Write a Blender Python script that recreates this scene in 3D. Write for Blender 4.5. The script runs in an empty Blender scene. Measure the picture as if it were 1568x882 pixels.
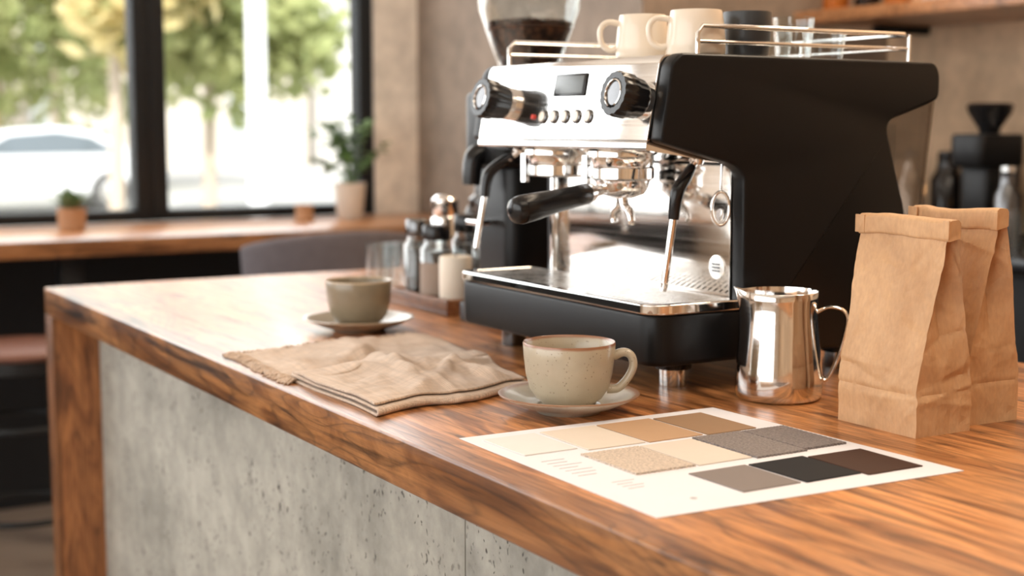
import bpy, bmesh, math, random
from mathutils import Vector, Matrix, noise
random.seed(7)
R=math.radians
ZC=0.85
scene=bpy.context.scene
scene.view_settings.view_transform='Standard'
scene.view_settings.look='None'
scene.view_settings.exposure=0.0

# ------------------------------------------------------------ node helpers
def newmat(name):
    m=bpy.data.materials.new(name); m.use_nodes=True
    nt=m.node_tree; nt.nodes.clear()
    return m,nt
def nd(nt,typ,ins=None,**props):
    n=nt.nodes.new(typ)
    for k,v in props.items(): setattr(n,k,v)
    if ins:
        for k,v in ins.items():
            s=n.inputs[k]
            if isinstance(v,bpy.types.NodeSocket): nt.links.new(v,s)
            else: s.default_value=v
    return n
def c4(c): return (c[0],c[1],c[2],1.0)
def sr(r,g,b):
    f=lambda v:(v/255/12.92) if v/255<=0.04045 else ((v/255+0.055)/1.055)**2.4
    return (f(r),f(g),f(b))
def mixc(nt,fac,a,b,blend='MIX'):
    n=nt.nodes.new('ShaderNodeMix'); n.data_type='RGBA'; n.blend_type=blend
    for i,v in ((0,fac),(6,a),(7,b)):
        if isinstance(v,bpy.types.NodeSocket): nt.links.new(v,n.inputs[i])
        else: n.inputs[i].default_value=v if i==0 else c4(v)
    return n.outputs[2]
def ramp(nt,fac,stops):
    n=nt.nodes.new('ShaderNodeValToRGB'); nt.links.new(fac,n.inputs[0])
    e=n.color_ramp.elements
    while len(e)<len(stops): e.new(0.5)
    for el,(p,c) in zip(e,stops):
        el.position=p; el.color=c4(c) if not isinstance(c,(int,float)) else (c,c,c,1)
    return n.outputs[0]
def math_(nt,op,a,b=0.0):
    n=nt.nodes.new('ShaderNodeMath'); n.operation=op
    for i,v in ((0,a),(1,b)):
        if isinstance(v,bpy.types.NodeSocket): nt.links.new(v,n.inputs[i])
        else: n.inputs[i].default_value=v
    return n.outputs[0]
def coords(nt,scale=(1,1,1),loc=(0,0,0)):
    tc=nt.nodes.new('ShaderNodeTexCoord')
    mp=nd(nt,'ShaderNodeMapping',{'Vector':tc.outputs['Object'],'Scale':scale,'Location':loc})
    return mp.outputs[0]
def noise_(nt,vec,scale,detail=4,rough=0.5,dist=0.0):
    n=nd(nt,'ShaderNodeTexNoise',{'Vector':vec,'Scale':scale,'Detail':detail,'Roughness':rough,'Distortion':dist})
    return n.outputs['Fac']
def finish(nt,**k):
    p=nt.nodes.new('ShaderNodeBsdfPrincipled'); o=nt.nodes.new('ShaderNodeOutputMaterial')
    nt.links.new(p.outputs[0],o.inputs[0])
    for kk,v in k.items():
        kk={'color':'Base Color','rough':'Roughness','metal':'Metallic','normal':'Normal','coat':'Coat Weight','coatr':'Coat Roughness','sheen':'Sheen Weight','trans':'Transmission Weight','emc':'Emission Color','ems':'Emission Strength','spec':'Specular IOR Level','aniso':'Anisotropic'}[kk]
        s=p.inputs[kk]
        if isinstance(v,bpy.types.NodeSocket): nt.links.new(v,s)
        elif kk in('Base Color','Emission Color'): s.default_value=c4(v)
        else: s.default_value=v
    return p
def bump(nt,h,strength=0.3,dist=0.001):
    return nd(nt,'ShaderNodeBump',{'Height':h,'Strength':strength,'Distance':dist}).outputs[0]
def simple(name,color,rough=0.5,metal=0.0,var=0.12,vs=20,bmp=0.0,bs=200,bd=0.0005,**k):
    m,nt=newmat(name); co=coords(nt)
    f=noise_(nt,co,vs,5)
    c=mixc(nt,f,tuple(x*(1-var) for x in color),tuple(min(1,x*(1+var)) for x in color))
    kw=dict(color=c,rough=rough,metal=metal); kw.update(k)
    if bmp>0: kw['normal']=bump(nt,noise_(nt,co,bs,3),bmp,bd)
    finish(nt,**kw); return m
def thinglass(name,tint=(0.95,0.97,0.97),base=0.06,rough=0.02,gl=0.5):
    m,nt=newmat(name)
    lw=nd(nt,'ShaderNodeLayerWeight',{'Blend':gl})
    f=math_(nt,'ADD',math_(nt,'MULTIPLY',math_(nt,'POWER',lw.outputs['Facing'],2.5),0.6),base)
    t=nd(nt,'ShaderNodeBsdfTransparent',{'Color':c4(tint)})
    g=nd(nt,'ShaderNodeBsdfGlossy',{'Color':(1,1,1,1),'Roughness':rough})
    x=nd(nt,'ShaderNodeMixShader',{0:f,1:t.outputs[0],2:g.outputs[0]})
    o=nt.nodes.new('ShaderNodeOutputMaterial'); nt.links.new(x.outputs[0],o.inputs[0])
    return m
def wood(name,axis='Y',plank=0.15,dark=(0.068,0.024,0.009),mid=(0.305,0.113,0.035),light=(0.60,0.258,0.090),rough=0.27,coat=0.10,pl_axis='X',gs=1.0,seamk=0.8):
    m,nt=newmat(name)
    tc=nt.nodes.new('ShaderNodeTexCoord'); sp=nd(nt,'ShaderNodeSeparateXYZ',{0:tc.outputs['Object']})
    pv=sp.outputs[pl_axis]
    idx=math_(nt,'FLOOR',math_(nt,'DIVIDE',pv,plank))
    wn=nd(nt,'ShaderNodeTexWhiteNoise',{'W':idx},noise_dimensions='1D').outputs['Value']
    off=math_(nt,'MULTIPLY',wn,13.0)
    o=nd(nt,'ShaderNodeCombineXYZ',{0:off,1:off,2:off})
    va=nd(nt,'ShaderNodeVectorMath',{0:tc.outputs['Object'],1:o.outputs[0]},operation='ADD')
    def st(a,b): return tuple(q*gs for q in {'X':(b,a,a),'Y':(a,b,a),'Z':(a,a,b)}[axis])
    mp=nd(nt,'ShaderNodeMapping',{'Vector':va.outputs[0],'Scale':st(12,1.5)}).outputs[0]
    mp2=nd(nt,'ShaderNodeMapping',{'Vector':va.outputs[0],'Scale':st(95,3.0)}).outputs[0]
    mp3=nd(nt,'ShaderNodeMapping',{'Vector':va.outputs[0],'Scale':st(7,1.2)}).outputs[0]
    n1=noise_(nt,mp,1.2,6,0.60,1.8)
    n2=noise_(nt,mp2,1.6,5,0.68,0.6)
    n3=noise_(nt,mp3,1.0,2,0.5,1.0)
    col=ramp(nt,n1,[(0.28,dark),(0.40,mid),(0.52,light),(0.62,mid),(0.74,dark)])
    rings=math_(nt,'FRACT',math_(nt,'MULTIPLY',n3,20.0))
    lines=ramp(nt,rings,[(0.0,0.34),(0.12,0.80),(0.55,1.10),(0.9,0.95),(1.0,0.34)])
    col=mixc(nt,0.65,col,lines,'MULTIPLY')
    fine=ramp(nt,n2,[(0.32,0.42),(0.52,0.95),(0.7,1.25)])
    col=mixc(nt,0.7,col,fine,'MULTIPLY')
    stn=ramp(nt,noise_(nt,nd(nt,'ShaderNodeMapping',{'Vector':va.outputs[0],'Scale':st(20,2.0),'Location':(3,5,1)}).outputs[0],1.1,4,0.6,1.2),[(0.60,1.0),(0.68,0.20)])
    col=mixc(nt,0.9,col,stn,'MULTIPLY')
    br=ramp(nt,wn,[(0.0,0.58),(1.0,1.30)])
    col=mixc(nt,1.0,col,br,'MULTIPLY')
    fr=math_(nt,'FRACT',math_(nt,'DIVIDE',pv,plank))
    seam=ramp(nt,fr,[(0.0,0.35),(0.014,1.0)])
    col=mixc(nt,seamk,col,seam,'MULTIPLY')
    rr=ramp(nt,n2,[(0.3,rough+0.14),(0.7,rough)])
    finish(nt,color=col,rough=rr,coat=coat,coatr=0.12,normal=bump(nt,n2,0.12,0.0006))
    return m
def concrete(name,base=sr(150,149,142),pores=True,sc=1.0,lo_=0.62,hi_=1.25):
    m,nt=newmat(name); co=coords(nt)
    n1=noise_(nt,co,3.0*sc,7,0.65); n2=noise_(nt,co,22*sc,6,0.65)
    lo=tuple(x*lo_ for x in base); hi=tuple(min(1,x*hi_) for x in base)
    col=ramp(nt,n1,[(0.32,lo),(0.5,base),(0.68,hi)])
    col=mixc(nt,0.6,col,ramp(nt,n2,[(0.3,0.55),(0.65,1.12)]),'MULTIPLY')
    h=n2
    if pores:
        cs=coords(nt,(1,1,0.7))
        dn=nd(nt,'ShaderNodeTexNoise',{'Vector':co,'Scale':60.0,'Detail':2.0})
        vd=nd(nt,'ShaderNodeVectorMath',{0:dn.outputs['Color'],1:(0.02,0.02,0.02)},operation='MULTIPLY')
        cs2=nd(nt,'ShaderNodeVectorMath',{0:cs,1:vd.outputs[0]},operation='ADD').outputs[0]
        v=nd(nt,'ShaderNodeTexVoronoi',{'Vector':cs2,'Scale':44.0,'Randomness':1.0})
        gate=ramp(nt,noise_(nt,co,8,3),[(0.50,0.0),(0.56,1.0)])
        d=ramp(nt,v.outputs['Distance'],[(0.11,1.0),(0.19,0.0)])
        v2=nd(nt,'ShaderNodeTexVoronoi',{'Vector':cs2,'Scale':110.0})
        d2=ramp(nt,v2.outputs['Distance'],[(0.14,1.0),(0.28,0.0)])
        d2=mixc(nt,1.0,d2,ramp(nt,noise_(nt,co,14,3),[(0.47,0.0),(0.55,0.9)]),'MULTIPLY')
        pm=mixc(nt,1.0,d,gate,'MULTIPLY'); pm=mixc(nt,1.0,pm,d2,'LIGHTEN')
        col=mixc(nt,pm,col,(0.06,0.054,0.045))
        h=math_(nt,'SUBTRACT',n2,math_(nt,'MULTIPLY',pm,1.5))
    finish(nt,color=col,rough=0.8,normal=bump(nt,h,0.4,0.002))
    return m
# ------------------------------------------------------------ mesh helpers
def group(name,loc=(0,0,0),rot=0.0):
    e=bpy.data.objects.new(name,None); e.empty_display_size=0.05
    e.location=loc; e.rotation_euler=(0,0,rot); scene.collection.objects.link(e); return e
def mk(name,verts,faces,mat,parent=None,smooth=True,loc=(0,0,0),rot=(0,0,0),sharp=35):
    me=bpy.data.meshes.new(name); me.from_pydata([tuple(v) for v in verts],[],faces); me.update()
    bm=bmesh.new(); bm.from_mesh(me); bmesh.ops.recalc_face_normals(bm,faces=bm.faces); bm.to_mesh(me); bm.free()
    o=bpy.data.objects.new(name,me); scene.collection.objects.link(o)
    me.materials.append(mat)
    if smooth:
        me.polygons.foreach_set('use_smooth',[True]*len(me.polygons))
        if sharp: me.set_sharp_from_angle(angle=R(sharp))
    o.location=loc; o.rotation_euler=rot
    if parent: o.parent=parent
    return o
def frombm(name,bm,mat,parent=None,loc=(0,0,0),rot=(0,0,0),sharp=35):
    bmesh.ops.recalc_face_normals(bm,faces=bm.faces)
    me=bpy.data.meshes.new(name); bm.to_mesh(me); bm.free()
    o=bpy.data.objects.new(name,me); scene.collection.objects.link(o); me.materials.append(mat)
    me.polygons.foreach_set('use_smooth',[True]*len(me.polygons)); me.set_sharp_from_angle(angle=R(sharp))
    o.location=loc; o.rotation_euler=rot
    if parent: o.parent=parent
    return o
def box(name,x0,x1,y0,y1,z0,z1,mat,parent=None,bev=0.0,seg=2):
    bm=bmesh.new(); bmesh.ops.create_cube(bm,size=1.0)
    cx,cy,cz=(x0+x1)/2,(y0+y1)/2,(z0+z1)/2
    for v in bm.verts: v.co=Vector((v.co.x*(x1-x0),v.co.y*(y1-y0),v.co.z*(z1-z0)))
    if bev>0: bmesh.ops.bevel(bm,geom=bm.edges[:],offset=bev,segments=seg,profile=0.5,affect='EDGES')
    for v in bm.verts: v.co+=Vector((cx,cy,cz))
    return frombm(name,bm,mat,parent)
def lathe(name,prof,mat,parent=None,loc=(0,0,0),rot=(0,0,0),seg=48,flute=0,fa=0.0,deform=None,sharp=40):
    V=[];F=[];rings=[]
    for (r,z) in prof:
        if r<1e-6: rings.append([len(V)]); V.append(Vector((0,0,z)))
        else:
            ring=[]
            for i in range(seg):
                a=2*math.pi*i/seg; rr=r*(1+(fa*math.cos(a*flute) if flute else 0))
                ring.append(len(V)); V.append(Vector((rr*math.cos(a),rr*math.sin(a),z)))
            rings.append(ring)
    for a,b in zip(rings[:-1],rings[1:]):
        if len(a)==1 and len(b)==1: continue
        for i in range(seg):
            j=(i+1)%seg
            if len(a)==1: F.append((a[0],b[i],b[j]))
            elif len(b)==1: F.append((a[i],b[0],a[j]))
            else: F.append((a[i],b[i],b[j],a[j]))
    if deform: V=[deform(v) for v in V]
    return mk(name,V,F,mat,parent,loc=loc,rot=rot,sharp=sharp)
def catmull(pts,n=8):
    P=[Vector(p) for p in pts]; out=[]
    for i in range(len(P)-1):
        p0=P[max(i-1,0)];p1=P[i];p2=P[i+1];p3=P[min(i+2,len(P)-1)]
        for k in range(n):
            t=k/n
            out.append(0.5*((2*p1)+(-p0+p2)*t+(2*p0-5*p1+4*p2-p3)*t*t+(-p0+3*p1-3*p2+p3)*t**3))
    out.append(P[-1]); return out
def tubegeo(pts,rad,seg=12,closed=False,asp=1.0,up=None):
    P=[Vector(p) for p in pts]; n=len(P)
    if not isinstance(rad,(list,tuple)): rad=[rad]*n
    elif len(rad)!=n:
        rr=[]
        for i in range(n):
            t=i/(n-1)*(len(rad)-1); k=min(int(t),len(rad)-2); rr.append(rad[k]+(rad[k+1]-rad[k])*(t-k))
        rad=rr
    V=[];F=[];N=None
    for i in range(n):
        if closed: T=(P[(i+1)%n]-P[i-1]).normalized()
        else: T=(P[min(i+1,n-1)]-P[max(i-1,0)]).normalized()
        if N is None:
            u=Vector(up) if up else (Vector((0,0,1)) if abs(T.z)<0.9 else Vector((1,0,0)))
            N=(u-T*u.dot(T)).normalized()
        else: N=(N-T*N.dot(T)).normalized()
        B=T.cross(N)
        for k in range(seg):
            a=2*math.pi*k/seg
            V.append(P[i]+N*(math.cos(a)*rad[i])+B*(math.sin(a)*rad[i]*asp))
    m=n if closed else n-1
    for i in range(m):
        for k in range(seg):
            a=i*seg+k;b=i*seg+(k+1)%seg;c=((i+1)%n)*seg+(k+1)%seg;d=((i+1)%n)*seg+k
            F.append((a,b,c,d))
    if not closed:
        F.append(tuple(range(seg))[::-1]); F.append(tuple((n-1)*seg+k for k in range(seg)))
    return V,F
def tube(name,pts,rad,mat,parent=None,seg=12,smooth=0,closed=False,asp=1.0,up=None,loc=(0,0,0)):
    if smooth: pts=catmull(pts,smooth)
    V,F=tubegeo(pts,rad,seg,closed,asp,up)
    return mk(name,V,F,mat,parent,sharp=50,loc=loc)
def merge(name,parts,mat,parent=None,sharp=35,loc=(0,0,0)):
    V=[];F=[]
    for v,f in parts:
        o=len(V); V+=v; F+=[tuple(i+o for i in q) for q in f]
    return mk(name,V,F,mat,parent,sharp=sharp,loc=loc)
def boxgeo(x0,x1,y0,y1,z0,z1):
    V=[Vector((x,y,z)) for z in(z0,z1) for y in(y0,y1) for x in(x0,x1)]
    return V,[(0,2,3,1),(4,5,7,6),(0,1,5,4),(2,6,7,3),(0,4,6,2),(1,3,7,5)]
def rpoly(pts,r,n=6):
    out=[];L=len(pts)
    rs=r if isinstance(r,(list,tuple)) else [r]*L
    for i in range(L):
        p=Vector(pts[i]);a=Vector(pts[i-1]);b=Vector(pts[(i+1)%L]);rr=rs[i]
        if rr<=0: out.append(tuple(p)); continue
        d1=(a-p);d2=(b-p); rr=min(rr,d1.length*0.48,d2.length*0.48)
        q1=p+d1.normalized()*rr;q2=p+d2.normalized()*rr
        for k in range(n+1):
            t=k/n; out.append(tuple(q1*(1-t)**2+p*2*t*(1-t)+q2*t*t))
    return out
def prism(name,pts,axis,a0,a1,mat,parent=None,bev=0.0,seg=2,sharp=30,loc=(0,0,0)):
    bm=bmesh.new()
    def P(p,a): return {'Y':(p[0],a,p[1]),'Z':(p[0],p[1],a),'X':(a,p[0],p[1])}[axis]
    A=[bm.verts.new(P(p,a0)) for p in pts];B=[bm.verts.new(P(p,a1)) for p in pts]
    fa=bm.faces.new(A);fb=bm.faces.new(B[::-1]);n=len(pts)
    for i in range(n): bm.faces.new((A[i],B[i],B[(i+1)%n],A[(i+1)%n]))
    if bev>0:
        bmesh.ops.recalc_face_normals(bm,faces=bm.faces)
        ed=list(set(list(fa.edges)+list(fb.edges)))
        bmesh.ops.bevel(bm,geom=ed,offset=bev,segments=seg,profile=0.5,affect='EDGES')
    return frombm(name,bm,mat,parent,sharp=sharp,loc=loc)

# ------------------------------------------------------------ materials
M={}
M['wood']=wood('walnut_top','Y',0.125)
M['woodleg']=wood('walnut_leg','Z',0.3,pl_axis='X',dark=(0.04,0.014,0.006),mid=(0.17,0.06,0.02),light=(0.33,0.13,0.045),rough=0.35)
M['woodledge']=wood('ledge_wood','X',0.3,pl_axis='Y',dark=(0.2,0.08,0.03),mid=(0.38,0.165,0.065),light=(0.53,0.25,0.11),rough=0.25)
M['woodtray']=wood('tray_wood','Y',0.3,dark=(0.15,0.05,0.02),mid=(0.3,0.12,0.05),light=(0.4,0.18,0.08),rough=0.4,gs=2)
M['concrete']=concrete('concrete_panel_mat',sr(158,154,144))
M['plaster']=concrete('plaster_mat',sr(138,122,108),False,0.7,0.75,1.15)
M['plasterlit']=concrete('plaster_lit_mat',sr(240,230,218),False,0.7,0.85,1.05)  # jamb's lit look put into the colour, as the face is backlit
M['wallwarm']=concrete('wall_warm_mat',sr(216,186,154),False,0.6,0.8,1.12)
M['black']=simple('black_powdercoat',(0.005,0.005,0.0055),0.38,0,0.2,30,0.1,900,0.0002,spec=0.24)
M['blackgloss']=simple('black_plastic',(0.007,0.007,0.008),0.22,0,0.2,30,spec=0.4)
M['blackframe']=simple('window_frame_black',(0.010,0.012,0.014),0.45,spec=0.3)
M['blackwall']=simple('black_wainscot',(0.012,0.013,0.015),0.6,0,0.3,5,spec=0.3)
def metal(name,c=(0.78,0.77,0.75),r0=0.06,r1=0.16,sc=(2,2,300)):
    m,nt=newmat(name); n=noise_(nt,coords(nt,sc),1.0,3)
    rr=ramp(nt,n,[(0.3,r0),(0.7,r1)])
    finish(nt,color=c,metal=1.0,rough=rr); return m
M['chrome']=metal('chrome',(0.88,0.87,0.86),0.03,0.07,(20,20,20))
M['steel']=metal('brushed_steel',(0.84,0.84,0.83),0.10,0.18,(3,3,400))
M['grate']=metal('grate_steel',(0.85,0.83,0.80),0.22,0.36,(50,50,50))
M['plate']=metal('polished_backplate',(0.70,0.67,0.64),0.08,0.16,(3,3,200))
M['pitcher']=metal('pitcher_steel',(0.80,0.78,0.76),0.07,0.13,(5,5,300))
M['darkmetal']=metal('dark_metal',(0.16,0.16,0.165),0.15,0.25,(5,5,50))
M['glass']=thinglass('clear_glass',base=0.035)
M['smoke']=thinglass('smoked_acrylic',(0.62,0.58,0.55),0.10,0.05)
M['pane']=thinglass('window_pane',(0.98,0.99,0.99),0.01,0.0)

def ceramic(name,body,rim,zr,speck=0.5,spec_scale=260):
    m,nt=newmat(name)
    tc=nt.nodes.new('ShaderNodeTexCoord'); sp=nd(nt,'ShaderNodeSeparateXYZ',{0:tc.outputs['Object']})
    co=tc.outputs['Object']
    n=noise_(nt,co,40,4)
    col=mixc(nt,n,tuple(x*0.82 for x in body),tuple(x*1.18 for x in body))
    v=nd(nt,'ShaderNodeTexVoronoi',{'Vector':co,'Scale':float(spec_scale)})
    d=ramp(nt,v.outputs['Distance'],[(0.12,1.0),(0.24,0.0)])
    g=ramp(nt,noise_(nt,co,90,2),[(0.45,0.0),(0.53,speck)])
    pm=mixc(nt,1.0,d,g,'MULTIPLY')
    col=mixc(nt,pm,col,(0.09,0.06,0.035))
    z=math_(nt,'ADD',sp.outputs['Z'],math_(nt,'MULTIPLY',math_(nt,'SUBTRACT',noise_(nt,co,30,3),0.5),0.003))
    zz=math_(nt,'DIVIDE',math_(nt,'SUBTRACT',z,zr-0.0015),0.002)
    zz=nd(nt,'ShaderNodeClamp',{0:zz}).outputs[0]
    col=mixc(nt,math_(nt,'MULTIPLY',zz,0.9),col,rim)
    finish(nt,color=col,rough=0.3,coat=0.3,coatr=0.12,normal=bump(nt,noise_(nt,co,120,3),0.1,0.0005))
    return m
M['cupnear']=ceramic('speckled_glaze',sr(174,163,143),sr(140,90,60),0.0658,0.6)
M['cupfar']=ceramic('olive_glaze',sr(132,120,100),sr(190,168,140),0.0665,0.3)
M['saucnear']=ceramic('saucer_glaze',sr(192,185,170),sr(150,108,78),0.0190,0.4)
M['saucfar']=ceramic('saucer_olive_glaze',sr(162,153,136),sr(176,156,132),0.0195,0.3)
M['cream']=simple('cream_ceramic',sr(222,208,190),0.3,0,0.05,20,coat=0.3)
M['darkmug']=simple('slate_ceramic',sr(46,50,54),0.4,0,0.1,20)
M['whitewax']=simple('white_wax',sr(225,215,200),0.6,0,0.05,20)
M['paper']=simple('paper',sr(224,223,228),0.7,0,0.02,30,0.05,400,0.0002,spec=0.3)
M['ink']=simple('ink',sr(170,168,172),0.8)

# kraft
m,nt=newmat('kraft_paper'); co=coords(nt)
n1=noise_(nt,co,9,5,0.6,0.6); n2=noise_(nt,coords(nt,(1,1,0.4)),320,3)
col=ramp(nt,n1,[(0.3,sr(180,138,98)),(0.55,sr(202,160,118)),(0.75,sr(216,178,138))])
col=mixc(nt,0.25,col,ramp(nt,n2,[(0.3,0.6),(0.7,1.1)]),'MULTIPLY')
dn=nd(nt,'ShaderNodeTexNoise',{'Vector':co,'Scale':9.0,'Detail':2.0})
vd=nd(nt,'ShaderNodeVectorMath',{0:dn.outputs['Color'],1:(0.05,0.05,0.05)},operation='MULTIPLY')
cv=nd(nt,'ShaderNodeVectorMath',{0:co,1:vd.outputs[0]},operation='ADD').outputs[0]
cv=nd(nt,'ShaderNodeMapping',{'Vector':cv,'Scale':(1,1,0.7),'Rotation':(0.5,0.2,0.3)}).outputs[0]
v=nd(nt,'ShaderNodeTexVoronoi',{'Vector':cv,'Scale':20.0},feature='F1',distance='MANHATTAN')
v2=nd(nt,'ShaderNodeTexVoronoi',{'Vector':cv,'Scale':52.0},feature='F1',distance='MANHATTAN')
cr=math_(nt,'ADD',math_(nt,'MULTIPLY',v.outputs['Distance'],0.7),math_(nt,'MULTIPLY',v2.outputs['Distance'],0.3))
finish(nt,color=col,rough=0.62,normal=bump(nt,cr,0.6,0.006)); M['kraft']=m
# linen
m,nt=newmat('linen'); co=coords(nt)
w1=nd(nt,'ShaderNodeTexWave',{'Vector':co,'Scale':150.0,'Distortion':1.5,'Detail':1.0},bands_direction='X').outputs['Fac']
w2=nd(nt,'ShaderNodeTexWave',{'Vector':co,'Scale':150.0,'Distortion':1.5,'Detail':1.0},bands_direction='Y').outputs['Fac']
w=math_(nt,'MULTIPLY',w1,w2)
n1=noise_(nt,co,30,4)
nx=noise_(nt,coords(nt,(8,260,8)),1.0,3)
ny_=noise_(nt,coords(nt,(260,8,8)),1.0,3)
col=ramp(nt,n1,[(0.3,sr(212,186,163)),(0.7,sr(230,206,185))])
col=mixc(nt,0.6,col,ramp(nt,w,[(0.0,0.68),(0.6,1.08)]),'MULTIPLY')
col=mixc(nt,0.5,col,ramp(nt,nx,[(0.3,0.65),(0.7,1.1)]),'MULTIPLY')
col=mixc(nt,0.5,col,ramp(nt,ny_,[(0.3,0.65),(0.7,1.1)]),'MULTIPLY')
finish(nt,color=col,rough=0.9,sheen=0.2,normal=bump(nt,math_(nt,'ADD',w,nx),0.7,0.001)); M['linen']=m
# ------------------------------------------------------------ room
box('floor',-3.0,3.3,-3.2,4.6,-0.3,0.0,simple('floor_tile',sr(160,146,134),0.45,0,0.25,2.5))
box('ceiling',-3.0,3.3,-3.2,4.6,3.1,3.25,simple('ceiling_paint',sr(225,216,204),0.8))
WY=4.40
gw=group('wall_window')
box('wainscot',-3.0,2.22,WY,WY+0.2,0.0,0.83,M['blackwall'],gw)
box('header',-3.0,2.22,WY,WY+0.2,2.75,3.1,M['plasterlit'],gw)
box('jamb_panel',2.06,2.22,WY,WY+0.2,0.83,2.75,M['plasterlit'],gw)
box('end_panel',-3.0,-2.65,WY,WY+0.2,0.83,2.75,M['plasterlit'],gw)
box('concrete_column',2.22,3.1,3.1,WY+0.2,0.0,3.1,M['plaster'])
box('wall_service',3.1,3.3,-3.2,3.1,0.0,3.1,M['wallwarm'])
box('wall_rear',-3.0,3.1,-3.2,-3.0,0.0,3.1,M['wallwarm'])
gl=group('wall_left')
box('lower',-3.0,-2.8,-3.0,WY,0.0,0.5,M['plasterlit'],gl)
box('upper',-3.0,-2.8,-3.0,WY,2.8,3.1,M['plasterlit'],gl)
box('end_a',-3.0,-2.8,-3.0,-1.6,0.5,2.8,M['plasterlit'],gl)
box('end_b',-3.0,-2.8,3.6,WY,0.5,2.8,M['plasterlit'],gl)
def window(name,a0,a1,z0,z1,fix,axis,muls=()):
    g=group(name); w=0.05
    def b(n,p0,p1,q0,q1,mat,d0,d1):
        if axis=='X': box(n,p0,p1,fix+d0,fix+d1,q0,q1,mat,g,0.004)
        else: box(n,fix+d0,fix+d1,p0,p1,q0,q1,mat,g,0.004)
    b('stile_a',a0,a0+w,z0,z1,M['blackframe'],0,0.08)
    b('stile_b',a1-w,a1,z0,z1,M['blackframe'],0,0.08)
    b('rail_bottom',a0+w,a1-w,z0,z0+0.035,M['blackframe'],0,0.08)
    b('rail_top',a0+w,a1-w,z1-w,z1,M['blackframe'],0,0.08)
    b('pane',a0+w,a1-w,z0+0.035,z1-w,M['pane'],0.038,0.042)
    for i,mm in enumerate(muls): b('mullion_%d'%i,mm-0.035,mm+0.035,z0+0.035,z1-w,M['blackframe'],0,0.08)
window('window_1',-2.65,1.305,0.85,2.75,WY+0.01,'X',(-1.9,-0.15))  # left part is out of view, widened to brighten the steel panel's reflection
window('window_2',1.305,2.06,0.85,2.75,WY+0.01,'X')
window('added_window_3',-1.6,3.6,0.5,2.8,-2.9,'Y',(0.1,1.9))  # unseen window, added to let sky light in from the left
# ledge
g=group('window_ledge')
box('top',-2.78,2.215,3.80,4.395,ZC-0.045,ZC,M['woodledge'],g,0.004)
for i,x in enumerate((-1.7,-0.4,0.93,2.15)):
    box('post_%d'%i,x-0.03,x+0.03,3.9,3.96,0.0,ZC-0.045,M['blackframe'],g,0.003)
box('apron',-2.7,2.2,4.36,4.395,ZC-0.12,ZC-0.045,M['blackframe'],g)
# ------------------------------------------------------------ counter
g=group('bar_counter')
CX0,CX1,CY0,CY1=0.595,1.47,-0.9,2.718
box('top_slab',CX0,CX1,CY0,CY1,ZC-0.05,ZC,M['wood'],g,0.003,3)
box('waterfall_leg',CX0,CX1,CY1-0.05,CY1,0,ZC-0.05,M['woodleg'],g,0.002)
for i,(a,b) in enumerate(((CY0,0.06),(0.0615,1.248),(1.2495,CY1-0.05))):
    box('concrete_panel_%d'%i,0.68,0.74,a,b,0,ZC-0.05,M['concrete'],g,0.0015)
box('back_panel',1.36,1.40,CY0,CY1-0.05,0,ZC-0.05,M['blackwall'],g)
# ------------------------------------------------------------ espresso machine
MX,MY=0.927,1.258
E=group('espresso_machine',(MX,MY,ZC))
side=[(0.0,0.281),(0.014,0.366),(0.026,0.377),(0.412,0.375),(0.420,0.362),(0.420,0.330),(0.33,0.303),(0.37,0.19),(0.375,0.036),(0.118,0.036),(0.116,0.245),(0.100,0.256)]
sr_=[0.006,0.012,0.012,0.012,0.008,0.01,0.02,0.02,0.01,0.003,0.012,0.012]
prism('side_panel_right',rpoly(side,sr_),'Y',0.0,0.022,M['black'],E,0.004,3)
prism('side_panel_left',rpoly(side,sr_),'Y',0.398,0.42,M['black'],E,0.004,3)
prism('side_acrylic',[(0.418,0.328),(0.335,0.303),(0.372,0.19),(0.392,0.15),(0.40,0.19)],'Y',0.006,0.012,M['smoke'],E)
prism('rear_acrylic',[(0.414,0.328),(0.398,0.19),(0.392,0.15),(0.388,0.15),(0.394,0.19),(0.408,0.328)],'Y',0.006,0.414,M['smoke'],E)
prism('head_body',[(0.012,0.284),(0.024,0.368),(0.41,0.368),(0.41,0.332),(0.33,0.305),(0.118,0.262),(0.10,0.262)],'Y',0.022,0.398,M['black'],E)
prism('control_panel',rpoly([(-0.003,0.281),(0.014,0.370),(0.020,0.376),(0.045,0.376),(0.045,0.369),(0.022,0.368),(0.006,0.284)],[0.003,0.006,0.006,0,0,0,0]),'Y',0.0225,0.3975,M['steel'],E,0.001)
prism('panel_lip',rpoly([(-0.004,0.272),(-0.003,0.281),(0.01,0.285),(0.10,0.262),(0.10,0.257)],[0.003,0.003,0,0,0]),'Y',0.0225,0.3975,M['chrome'],E)
box('top_deck',0.046,0.40,0.024,0.396,0.368,0.3765,M['steel'],E,0.001)
box('column_body',0.125,0.37,0.022,0.398,0.036,0.30,M['black'],E)
box('splash_plate',0.116,0.1245,0.023,0.397,0.103,0.262,M['plate'],E,0.001)
box('splash_edge',0.108,0.116,0.390,0.397,0.103,0.262,M['chrome'],E,0.001)
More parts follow.
